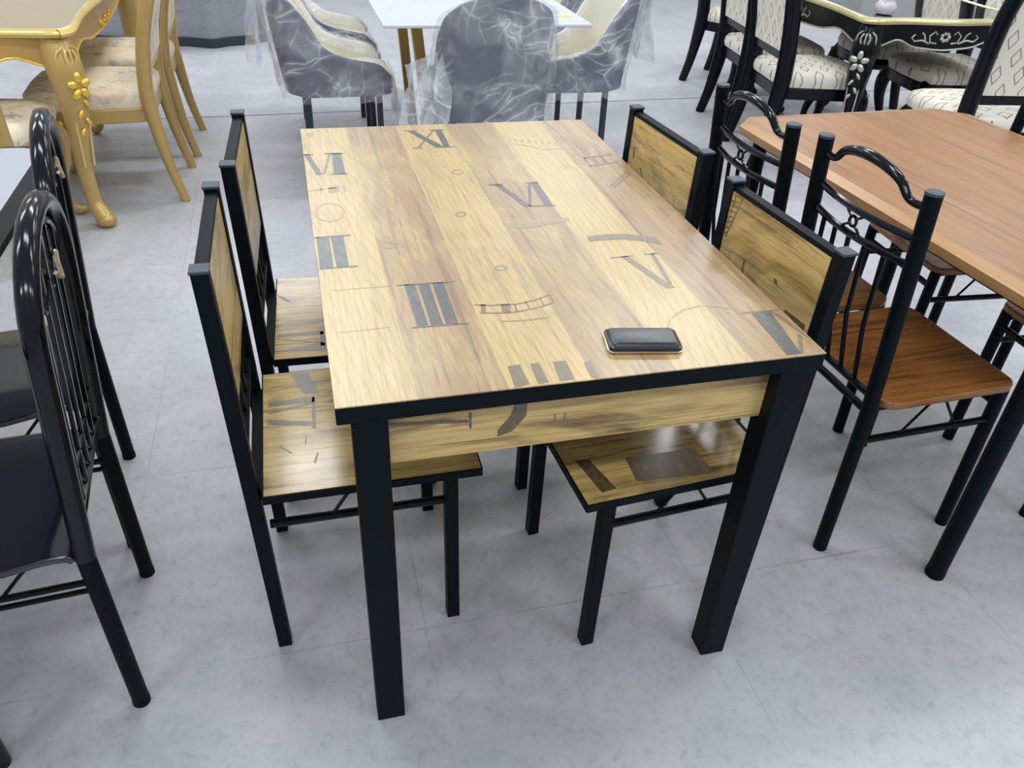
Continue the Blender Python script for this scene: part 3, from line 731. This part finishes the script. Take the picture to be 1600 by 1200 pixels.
# pale glass table these chairs belong to
t = thing('glass_table', 'pale grey glass table with black border behind the black hoop-back chairs', 'table', (-1.40, -.05, 0))
mb = MB(); mb.prism(rounded_rect(-.39, .425, -.53, .598, .06), .742, .75)
obj('tabletop', mb, 'lavender', t)
mb = MB()
o2, i2 = rounded_rect(-.465, .465, -.605, .605, .09, 6), rounded_rect(-.39, .425, -.53, .598, .06, 6)
mb.grid([[(x, y, .7505) for x, y in i2], [(x, y, .7505) for x, y in o2], [(x, y, .737) for x, y in o2], [(x, y, .737) for x, y in i2]], True)
obj('border', mb, 'black', t)
for sx in (-1, 1):
    for sy in (-1, 1):
        mb = MB(); mb.tube([(sx * .37, sy * .50, 0), (sx * .37, sy * .50, .738)], .02, 14)
        obj('leg', mb, 'black_gloss', t)

# ================================================================== brown table on the right
t = thing('brown_table', 'reddish brown wood table with clipped corners and black tube legs', 'table', (1.258, .02, 0), R(2.2))
HW, HL, CH = .405, .60, .075
def clipped(hw, hl, c):
    return [(-hw + c, -hl), (hw - c, -hl), (hw, -hl + c), (hw, hl - c), (hw - c, hl), (-hw + c, hl), (-hw, hl - c), (-hw, -hl + c)]
mb = MB()
mb.prism(clipped(HW - .034, HL - .034, CH - .014), .726, .750)
obj('tabletop', mb, 'brown_top', t, smooth=False)
mb = MB()
a, b, c = clipped(HW - .034, HL - .034, CH - .014), clipped(HW, HL, CH), clipped(HW - .004, HL - .004, CH)
mb.grid([[(x, y, .7502) for x, y in a], [(x, y, .744) for x, y in b], [(x, y, .722) for x, y in c], [(x, y, .722) for x, y in a]], True)
obj('edge_band', mb, 'brown_edge', t, smooth=False)
for sx in (-1, 1):
    for sy in (-1, 1):
        mb = MB(); mb.tube([(sx * .315, sy * .535, .004), (sx * .315, sy * .535, .724)], .0215, 18)
        l = obj('leg', mb, 'black', t)
        mb = MB(); mb.lathe([(.0225, 0), (.0225, .018), (.0215, .02)], (sx * .315, sy * .535, 0), 18)
        obj('foot_cap', mb, 'black', l)
mb = MB()
for sx in (-1, 1):
    mb.box((sx * .335, 0, .705), (.02, 1.05, .03))
for sy in (-1, 1):
    mb.box((0, sy * .535, .705), (.61, .02, .03))
obj('under_frame', mb, 'black', t)

def tube_chair(label, loc, yaw):
    t = thing('tube_back_chair', label, 'chair', loc, yaw, 'brown-seat tube chairs around the brown table')
    HY = .163
    lean = lambda z: -.18 - .006 * min(z, .42) / .42 - (.034 * (z - .42) / .49 if z > .42 else 0)
    for sy in (-1, 1):
        mb = MB(); mb.tube([(lean(z), sy * HY, z) for z in (0.003, .2, .42, .60, .75, .910)], .0165, 14)
        l = obj('leg', mb, 'black', t)
        mb = MB(); mb.lathe([(.0172, 0), (.0172, .005), (.0145, .006)], (lean(.91), sy * HY, .908), 14)
        obj('cap', mb, 'cap', l)
        mb = MB(); mb.tube([(.182, sy * HY, 0.0), (.172, sy * HY, .425)], .0155, 12)
        obj('leg', mb, 'black', t)
    # wavy top bow
    prof = [(-.150, .878), (-.125, .878), (-.108, .884), (-.085, .905), (-.045, .918), (0, .922), (.045, .918), (.085, .905), (.108, .884), (.125, .878), (.150, .878)]
    pts = catmull([(lean(z) - .012 * (1 - (y / .15) ** 2), y, z) for y, z in prof], 4)
    mb = MB(); mb.tube(pts, [.0075 + .0035 * max(0, 1 - (p.y / .12) ** 2) for p in pts], 10)
    obj('top_bow', mb, 'black_gloss', t)
    # two curved cross rails
    rail = lambda z0, r: [(lean(z0) - .022 * (1 - (y / .15) ** 2), y, z0) for y in [-.152 + .304 * i / 12 for i in range(13)]]
    for z0, r in ((.815, .0075), (.762, .0075)):
        mb = MB(); mb.tube(rail(z0, r), r, 8)
        obj('cross_rail', mb, 'black_gloss', t)
    mb = MB()
    x = lean(.79) - .021
    mb.ring((x, 0, .789), .0105, .0034, 'x', 14)
    for sy in (-1, 1):
        mb.tube(arc((x, sy * .008, .797), (x, sy * .022, .803), (x, sy * .03, .813)), .003, 6)
        mb.tube(arc((x, sy * .008, .781), (x, sy * .022, .776), (x, sy * .03, .765)), .003, 6)
    obj('knot_ornament', mb, 'black_gloss', t)
    mb = MB(); mb.tube([(lean(.455), -HY, .455), (lean(.455), HY, .455)], .0085, 8)
    obj('cross_rail', mb, 'rod', t)
    for k in range(5):
        y = -.098 + .049 * k
        dx = -.022 * (1 - (y / .15) ** 2)
        mb = MB(); mb.tube([(lean(.457), y, .457), (lean(.6) + dx * .8 - .006, y, .6), (lean(.76) + dx, y, .76)], .0052, 8)
        obj('spindle', mb, 'rod', t)
    mb = MB(); mb.prism(rounded_rect(-.166, .19, -.186, .186, .035), .427, .446)
    obj('seat', mb, 'brown_seat', t, bevel=.004)
    mb = MB()
    for sy in (-1, 1):
        mb.tube([(-.18, sy * .15, .415), (.172, sy * .15, .415)], .009, 8)
    mb.tube([(.174, -HY, .38), (.174, HY, .38)], .009, 8)
    mb.tube([(-.18, -HY, .41), (-.18, HY, .41)], .009, 8)
    obj('seat_frame', mb, 'rod', t)
    for sy in (-1, 1):
        y = sy * HY
        mb = MB(); mb.tube([(-.182, y, .335), (.174, y, .335)], .0085, 8)
        obj('stretcher', mb, 'rod', t)
        for s in (-1, 1):
            mb = MB(); mb.tube([(s * .075, y, .338), (s * .012, y, .425)], .0034, 6)
            obj('brace', mb, 'rod', t)
    return t

tc = tube_chair('brown-seat black tube chair directly right of the nearest printed chair, nearest of its set', (.912, -.222, 0), R(2))
copy_thing(tc, 'brown-seat black tube chair behind its twin, beside the far printed chair, left of brown table', (.872, .178, 0), R(1))
copy_thing(tc, 'brown-seat black tube chair on the far right side of the brown table, nearer the camera', (1.535, -.252, 0), R(176))
copy_thing(tc, 'brown-seat black tube chair on the far right side of the brown table, farther back', (1.515, .305, 0), R(176))

# ================================================================== carved furniture (gold set, black set)
def carved_chair(label, group, loc, yaw, frame, pad_seat, pad_back, accent, tilt=1.0, stile=1.0):
    t = thing('carved_chair', label, 'chair', loc, yaw, group)
    # rear legs run on into the back uprights (sabre curve)
    for sy in (-1, 1):
        pts = catmull([(-.305, sy * .213, 0), (-.268, sy * .207, .16), (-.24, sy * .203, .36), (-.235, sy * .205, .48), (-.238 - .014 * tilt, sy * .215, .66), (-.238 - .049 * tilt, sy * .228, .86), (-.238 - .079 * tilt, sy * .215, 1.02)], 5)
        rr = interp([r_ * stile for r_ in (.022, .025, .033, .034, .032, .031, .028)], 5)
        mb = MB(); mb.tube(pts, rr, 12, flat=1.0 + .3 * (stile > .95), up=(1, 0, 0))
        obj('leg', mb, frame, t)
    # front cabriole legs with scroll feet
    for sy in (-1, 1):
        pts = catmull([(.19, sy * .175, .40), (.215, sy * .20, .33), (.212, sy * .198, .24), (.19, sy * .178, .13), (.195, sy * .183, .05), (.222, sy * .208, .02)], 5)
        rr = interp([.036, .038, .029, .019, .018, .022], 5)
        mb = MB(); mb.tube(pts, rr, 10)
        mb.ell((.226, sy * .212, .022), (.026, .026, .022))
        l = obj('leg', mb, frame, t)
        mb = MB()
        for k in range(4):
            mb.ell((.235 - .006 * k, sy * (.213 - .004 * k), .37 - .03 * k), (.010, .010, .014))
        obj('carving', mb, accent, l)
    # seat rail
    out = [(-.24, -.20), (-.05, -.225), (.10, -.235), (.20, -.222), (.237, -.15), (.245, 0), (.237, .15), (.20, .222), (.10, .235), (-.05, .225), (-.24, .20)]
    mb = MB(); mb.prism(out, .345, .405)
    obj('seat_rail', mb, frame, t, bevel=.006)
    # domed cushion
    rows = []
    for f, z in ((.99, .405), (1.02, .43), (1.0, .455), (.93, .472), (.75, .482), (.45, .488), (.1, .490)):
        rows.append([(x * f, y * f, z) for x, y in out])
    mb = MB(); vs = mb.grid(rows, True)
    mb._face(vs[-1])
    obj('seat', mb, pad_seat, t)
    # back: lower rail, crest and upholstered panel
    def bx_(z):
        return -.238 - tilt * (.014 * (z - .48) / .18 if z < .66 else .014 + .035 * (z - .66) / .2)
    mb = MB()
    mb.hexa([(bx_(.53) - .014, -.20, .525), (bx_(.53) + .014, -.20, .525), (bx_(.53) + .014, .20, .525), (bx_(.53) - .014, .20, .525)],
            [(bx_(.575) - .014, -.205, .57), (bx_(.575) + .014, -.205, .57), (bx_(.575) + .014, .205, .57), (bx_(.575) - .014, .205, .57)])
    obj('back_rail', mb, frame, t, bevel=.006)
    mb = MB(); mb.tube(catmull([(bx_(z) - .002, y, z) for y, z in ((-.213, 1.01), (-.13, 1.06), (0, 1.09), (.13, 1.06), (.213, 1.01))], 5), interp([.022, .028, .036, .028, .022], 5), 10, flat=.6)
    obj('crest_rail', mb, frame, t)
    fr, bk = [], []
    n = 10
    for i in range(n + 1):
        z = .568 + (1.035 - .568) * i / n
        hw = .187 + .018 * math.sin(PI * min(1, i / n * 1.1))
        row_f = [(bx_(z) + .026 - .016 * abs(s) ** 3, hw * s, z) for s in (-1, -.8, -.4, 0, .4, .8, 1)]
        row_b = [(bx_(z) - .018, hw * s, z) for s in (1, .8, .4, 0, -.4, -.8, -1)]
        fr.append(row_f + row_b)
    mb = MB(); vs = mb.grid(fr, True); mb._face(vs[0][::-1]); mb._face(vs[-1])
    obj('back_pad', mb, pad_back, t)
    return t

def table_leg(mb, c, dx, dy, h, s=1.0):
    """cabriole table leg standing at c, bowing out along (dx, dy)"""
    prof = [(.0, h, .050), (.03, h - .10, .058), (.035, h - .20, .050), (.018, h - .34, .036), (-.004, .24, .028), (.0, .10, .026), (.035, .035, .034)]
    pts = catmull([(c[0] + dx * o, c[1] + dy * o, z) for o, z, r in prof], 5)
    mb.tube(pts, interp([r * s for o, z, r in prof], 5), 12)
    mb.ell((c[0] + dx * .045, c[1] + dy * .045, .03), (.036 * s, .036 * s, .03))

def serpentine(hw, hl, wob=.02, n=40):
    out = []
    for (x0, y0, x1, y1) in ((-hw, -hl, hw, -hl), (hw, -hl, hw, hl), (hw, hl, -hw, hl), (-hw, hl, -hw, -hl)):
        L = math.hypot(x1 - x0, y1 - y0)
        nx, ny = (y1 - y0) / L, -(x1 - x0) / L
        for k in range(n):
            u = k / n
            e = min(u, 1 - u) * L
            bow = wob * (math.cos(2 * PI * u * 2) - 1) * .5
            clip = -.035 * max(0, 1 - e / .07) ** 1.5
            tx = (x1 - x0) / L * 0
            out.append((x0 + (x1 - x0) * u + nx * (bow + clip), y0 + (y1 - y0) * u + ny * (bow + clip)))
    return out

def carved_table(label, loc, yaw, hw, hl, top, edge, frame, accent, ornament):
    t = thing('carved_table', label, 'table', loc, yaw)
    out = serpentine(hw, hl)
    sc = lambda f: [(x * (1 - f / hw), y * (1 - f / hl)) for x, y in out]
    mb = MB(); mb.prism(sc(.018), .735, .758)
    obj('tabletop', mb, top, t)
    mb = MB()
    rows = [(.020, .7585), (.010, .763), (.0, .756), (-.004, .745), (.004, .733), (.02, .731)]
    mb.grid([[(x, y, z) for x, y in sc(f)] for f, z in rows], True)
    obj('edge_moulding', mb, edge, t)
    for sx in (-1, 1):
        for sy in (-1, 1):
            cx, cy = sx * (hw - .09), sy * (hl - .085)
            mb = MB(); table_leg(mb, (cx, cy), sx * .8, sy * .8, .725, 1.12)
            l = obj('leg', mb, frame, t)
            mb = MB()
            px, py = cx + sx * .062, cy + sy * .062
            nx, ny = sx * .7071, sy * .7071
            for k in range(5):
                a = 2 * PI * k / 5 + PI / 2
                tx = -ny * math.cos(a) * .027
                ty = nx * math.cos(a) * .027
                rot = Matrix.Rotation(math.atan2(ny, nx), 3, 'Z') @ Matrix.Rotation(a - PI / 2, 3, 'X')
                mb.ell((px + tx + nx * .012, py + ty + ny * .012, .565 + .031 * math.sin(a)), (.010, .014, .021), rot=rot)
            for k in range(4):
                q = (-1) ** k
                rot = Matrix.Rotation(math.atan2(ny, nx), 3, 'Z') @ Matrix.Rotation(q * .6, 3, 'X')
                mb.ell((px - nx * .007 * k - ny * .014 * q + nx * .006, py - ny * .007 * k + nx * .014 * q + ny * .006, .50 - .035 * k), (.008, .008, .018), rot=rot)
            obj('flower_carving', mb, accent, l)
            mb = MB()
            for q in (-1, 1):
                mb.tube(catmull([(px - ny * .022 * q - nx * .006, py + nx * .022 * q - ny * .006, .70), (px - ny * .045 * q - nx * .018, py + nx * .045 * q - ny * .018, .66), (px - ny * .03 * q - nx * .02, py + nx * .03 * q - ny * .02, .50), (cx + sx * .01 - ny * .02 * q + nx * .02, cy + sy * .01 + nx * .02 * q + ny * .02, .25)], 6), .0045, 6)
            for q in (-1, 0, 1):
                mb.tube(arc((px - ny * .012 * q, py + nx * .012 * q, .69), (px - ny * .03 * q + nx * .01, py + nx * .03 * q + ny * .01, .665), (px - ny * .012 * q, py + nx * .012 * q, .64), 6), .005, 6)
            obj('scroll_carving', mb, 'gold_light' if frame == 'gold' else accent, l)
    # shaped aprons
    for side in range(4):
        horiz = side in (0, 2)
        half = (hw if horiz else hl) - .11
        off = (hl if horiz else hw) - .055
        sgn = -1 if side in (0, 3) else 1
        def low(u):
            return .625 + .035 * math.exp(-((abs(u) - .72) / .18) ** 2) - .012 * math.exp(-(u / .3) ** 2)
        n = 24
        top_e = [(-half + 2 * half * k / n, .733) for k in range(n + 1)]
        bot_e = [(-half + 2 * half * k / n, low(-1 + 2 * k / n)) for k in range(n, -1, -1)]
        fr = (lambda a, b, c, s=sgn, o=off: (a, s * (o + c), b)) if horiz else (lambda a, b, c, s=sgn, o=off: (s * (o + c), a, b))
        mb = MB(); mb.prism(top_e + bot_e, -.012, .012, fr)
        ap = obj('apron', mb, frame, t, bevel=.003)
        mb = MB()
        mb.tube([fr(a, b + .002, .014) for a, b in bot_e], .0045, 6)
        if ornament:
            for k in range(7):
                a = 2 * PI * k / 7
                mb.ell(fr(.020 * math.cos(a), .675 + .017 * math.sin(a), .013), (.010, .010, .010))
            for q in (-1, 1):
                mb.tube([fr(q * x, z, .013) for x, z in ((.04, .645), (.075, .65), (.085, .68), (.06, .70), (.045, .685))], .0042, 6)
                mb.tube([fr(q * x, z, .013) for x, z in ((.08, .645), (.12, .66), (.16, .655), (.18, .672), (.165, .685))], .0042, 6)
                mb.tube([fr(q * x, z, .013) for x, z in ((.10, .655), (.115, .685), (.13, .695))], .0042, 6)
        else:
            for k in range(9):
                u = (k - 4) * .03
                mb.ell(fr(u, .634 + .012 * math.cos(k * 1.6), .013), (.012, .012, .010))
        obj('carving', mb, accent, ap)
    return t

# gold set, top left
carved_table('gold carved dining table with glossy beige top in the top left corner', (-1.64, 2.66, 0), 0, .51, .87, 'gold_top', 'gold_light', 'gold', 'gold_bright', False)
G = 'gold chairs with floral seats'
g1 = carved_chair('gold chair with floral seat right of the gold table, nearer one', G, (-1.205, 2.29, 0), PI, 'gold', 'floral', 'floral', 'gold_bright', 1.75, .86)
copy_thing(g1, 'gold chair with floral seat right of the gold table, farther one behind its twin', (-1.19, 2.875, 0), PI)
copy_thing(g1, 'gold chair with floral seat at the left edge, above the black hoop-back chairs', (-1.545, 1.80, 0), R(82))

# black set, top right
BY = R(-4.5)
carved_table('black carved dining table with silver flower carving in the top right corner', (2.762, 2.70, 0), BY, .46, .79, 'black_glass', 'pale_gold', 'black_wood', 'silver', True)
K = 'black carved chairs with cream diamond fabric'
c3 = carved_chair('black chair with cream diamond fabric left of the black table, nearest of that row', K, (2.25, 2.315, 0), R(-8), 'black_wood', 'dia_seat', 'dia_back', 'silver')
copy_thing(c3, 'black chair with cream diamond fabric left of the black table, second in the row', (2.36, 2.875, 0), R(-8))
copy_thing(c3, 'black chair with splayed legs beyond the far left corner of the black table', (2.66, 3.77, 0), R(-50))
copy_thing(c3, 'black chair with cream diamond back turned to the camera, beyond the brown table', (2.665, 1.585, 0), R(82))
copy_thing(c3, 'black chair with cream seat on the far side of the black table, nearer one', (3.09, 2.32, 0), R(173))
copy_thing(c3, 'black chair with cream seat on the far side of the black table, farther one', (3.13, 2.88, 0), R(173))
j = thing('ceramic_jar', 'rounded pale lavender jar standing on the glossy black table', 'jar', (2.41, 2.07, .7588))
mb = MB(); mb.lathe([(.030, 0), (.042, .004), (.050, .022), (.049, .040), (.040, .055), (.034, .062), (.036, .072), (.040, .08), (.034, .08)], seg=24)
obj('body', mb, 'jar', j)

# ================================================================== plastic-wrapped tub chairs and white table
def tub_chair(label, loc, yaw, seed):
    rnd = random.Random(seed)
    t = thing('tub_chair', label, 'chair', loc, yaw, 'plastic-wrapped grey tub chairs')
    # plan path from right front round the back to left front, with rim heights
    half = [(.245, -.205, .475), (.20, -.222, .515), (.12, -.230, .535), (.03, -.234, .555), (-.04, -.236, .60), (-.09, -.236, .70), (-.13, -.232, .765), (-.17, -.215, .81), (-.205, -.175, .845), (-.222, -.115, .868), (-.228, -.055, .876)]
    path = half + [(-.229, 0, .878)] + [(x, -y, z) for x, y, z in reversed(half)]
    P = [(p.x, p.y, p.z) for p in catmull(path, 3)]
    N = []
    for i in range(len(P)):
        a, b = P[max(i - 1, 0)], P[min(i + 1, len(P) - 1)]
        d = Vector((b[0] - a[0], b[1] - a[1], 0)).normalized()
        N.append(Vector((d.y, -d.x, 0)) * (1 if True else 1))
    # make the normals point away from the seat
    for i, n in enumerate(N):
        if n.dot(Vector((P[i][0] - .05, P[i][1], 0))) < 0:
            N[i] = -n
    def pt(i, off, z, k=1.0):
        x, y, zt = P[i]
        lean = max(0, (z - .45)) * .13 * max(0, min(1, (-x + .02) / .2))
        return Vector((x * k - lean, y * k, z)) + N[i] * off
    n = len(P)
    mb = MB()
    rows = [[pt(i, -.03, .385, .96) for i in range(n)], [pt(i, -.004, .40) for i in range(n)]]
    for f in (.2, .5, .8, .95):
        rows.append([pt(i, .004, .42 + (P[i][2] - .42) * f) for i in range(n)])
    rows.append([pt(i, -.004, P[i][2] + .006) for i in range(n)])
    rows.append([pt(i, -.018, P[i][2] + .010) for i in range(n)])
    vs = mb.grid(rows)
    mb._face(vs[0])
    obj('outer_shell', mb, 'grey_leather', t)
    mb = MB()
    rows = [[pt(i, -.018, P[i][2] + .010) for i in range(n)], [pt(i, -.036, P[i][2] + .006) for i in range(n)]]
    for f in (.9, .6, .3, 0):
        rows.append([pt(i, -.044, .42 + (P[i][2] - .42) * f) for i in range(n)])
    vs = mb.grid(rows)
    # close the two front ends of the padded wall
    for i in (0, n - 1):
        e = [pt(i, .004, .40), pt(i, .004, P[i][2]), pt(i, -.018, P[i][2] + .010), pt(i, -.044, P[i][2]), pt(i, -.044, .40)]
        mb._face([mb.bm.verts.new(p) for p in e])
    obj('inner_lining', mb, 'cream_leather', t)
    out = rounded_rect(-.18, .262, -.188, .188, .07, 5)
    mb = MB()
    vs = mb.grid([[(.04 + (x - .04) * f, y * f, z) for x, y in out] for f, z in ((.97, .392), (1.0, .405), (1.0, .452), (.97, .466), (.85, .474), (.3, .478))], True)
    mb._face(vs[-1]); mb._face(vs[0][::-1])
    obj('seat', mb, 'cream_leather', t)
    for sx in (-.128, .19):
        for sy in (-1, 1):
            mb = MB(); mb.bar((sx * 1.02, sy * .18, 0), (sx, sy * .175, .392), .026, .026)
            obj('leg', mb, 'plinth', t, bevel=.003)
    # loose clear film around the shell, hanging a little below it
    rows = []
    levels = 12
    for j in range(levels + 3):
        row = []
        for i in range(n):
            u = i / n
            w = lambda s: math.sin(u * 37 + s * 3.1 + seed) * .5 + math.sin(u * 71 + s * 7.7 + seed * 2) * .3 + rnd.uniform(-.5, .5)
            if j <= levels:
                f = j / levels
                zt = P[i][2] + .014
                zb = .372 + .012 * w(0)
                z = zb + (zt - zb) * f
                row.append(pt(i, .018 + .008 * w(f * 4) + .012 * math.sin(PI * f), z))
            else:
                k = j - levels
                row.append(pt(i, .0 - .03 * k, P[i][2] + .016 - .05 * (k - 1) ** 1.0 + .008 * w(k)))
        rows.append(row)
    mb = MB(); mb.grid(rows)
    obj('plastic_cover', mb, 'film', t)
    return t

def film_sheet(parent, top, drop, seed, amp=.02):
    """a loose flap of wrapping film hanging from a line of points"""
    rnd = random.Random(seed)
    rows = []
    n, m = len(top), 12
    for j in range(m + 1):
        row = []
        for i, p in enumerate(top):
            f = j / m
            q = Vector(p) + Vector(drop) * f
            row.append(q + Vector((amp * math.sin(i * 1.7 + f * 5 + seed) * (.3 + f), amp * math.sin(i * 2.3 - f * 4 + seed), .012 * rnd.uniform(-1, 1))))
        rows.append(row)
    mb = MB(); mb.grid(rows)
    return obj('film_flap', mb, 'film_fold', parent)

LBL = 'grey tub chair wrapped in clear film, '
a = tub_chair(LBL + 'left of the white table, nearer one', (-.20, 2.43, 0), 0, 1)
film_sheet(a, [(-.235 - .012 * k, -.24 + .02 * k, .86) for k in range(8)], (-.05, -.03, -.33), 3)
film_sheet(a, [(.255, -.22 + .035 * k, .50) for k in range(8)], (.03, 0, -.25), 9, .015)
b = tub_chair(LBL + 'left of the white table, farther one', (-.20, 3.05, 0), 0, 2)
c = tub_chair(LBL + 'right of the white table, nearer one', (.955, 2.405, 0), PI, 4)
film_sheet(c, [(-.26 - .006 * k, -.20 + .05 * k, .87) for k in range(9)], (-.02, 0, -.36), 5)
d = tub_chair(LBL + 'right of the white table, farther one', (.92, 3.03, 0), PI, 6)
e = tub_chair(LBL + 'back to the camera at the white table', (.43, 1.975, 0), PI / 2, 8)
film_sheet(e, [(-.20 + .03 * k, .20 + .018 * k, .70 - .015 * k) for k in range(9)], (-.03, .05, -.36), 7, .03)
mb = MB()
rr = random.Random(5)
for k in range(9):
    a0 = 2 * PI * k / 9
    mb.tube(catmull([(-.272, .02, .80), (-.276, .02 + .03 * math.cos(a0), .80 + .025 * math.sin(a0)), (-.270, .02 + (.07 + .03 * rr.random()) * math.cos(a0), .80 + .055 * math.sin(a0))], 4), interp([.009, .007, .002], 4), 6)
obj('film_knot', mb, 'film', e)

t = thing('white_table', 'white-topped table with gold slanted legs among the plastic-wrapped chairs', 'table', (.415, 2.70, 0))
mb = MB(); mb.box((0, 0, .753), (.87, 1.68, .014))
obj('tabletop', mb, 'white_top', t, bevel=.004)
for sy in (-1, 1):
    for sx in (-1, 1):
        mb = MB(); mb.bar((sx * .10 - .06, sy * .36, 0), (sx * .17 - .06, sy * .27, .72), .05, .045)
        obj('leg', mb, 'gold_metal', t, bevel=.004)
mb = MB()
for sy in (-1, 1):
    mb.box((-.06, sy * .27, .730), (.60, .05, .03))
mb.box((-.06, 0, .730), (.06, .56, .03))
obj('under_frame', mb, 'gold_metal', t, bevel=.003)
mb = MB()
mb.box((-.06, 0, .03), (.16, .80, .03))
obj('base_plate', mb, 'plinth', t, bevel=.004)
tg = tag(obj('price_card', MB().box((.775, 2.03, .7612), (.06, .045, .0012), rot=Matrix.Rotation(.3, 3, 'Z')), 'yellow', smooth=False),
         'small yellow card lying near the right corner of the white table', 'card')

# ================================================================== grey cabinet at the back
t = thing('cabinet', 'grey glossy low cabinet on a dark wavy plinth at the back', 'cabinet', (-1.15, 5.0, 0))
front = [(-.62, .18), (-.45, .12), (-.25, .09), (-.08, .085), (.06, .075), (.17, .025), (.215, .0), (.26, .01), (.34, .07), (.45, .105), (.55, .15), (.585, .20)]
mb = MB(); mb.prism([(x, y) for x, y in front] + [(.585, .62), (-.62, .62)], 0, .062)
obj('plinth', mb, 'plinth', t)
mb = MB(); mb.prism([(x * .985, y + .02) for x, y in front] + [(.575, .62), (-.61, .62)], .062, .86)
obj('body', mb, 'cabinet', t)
mb = MB(); mb.box((.59, .23, .43), (.05, .06, .86))
obj('corner_post', mb, 'plinth', t, bevel=.004)
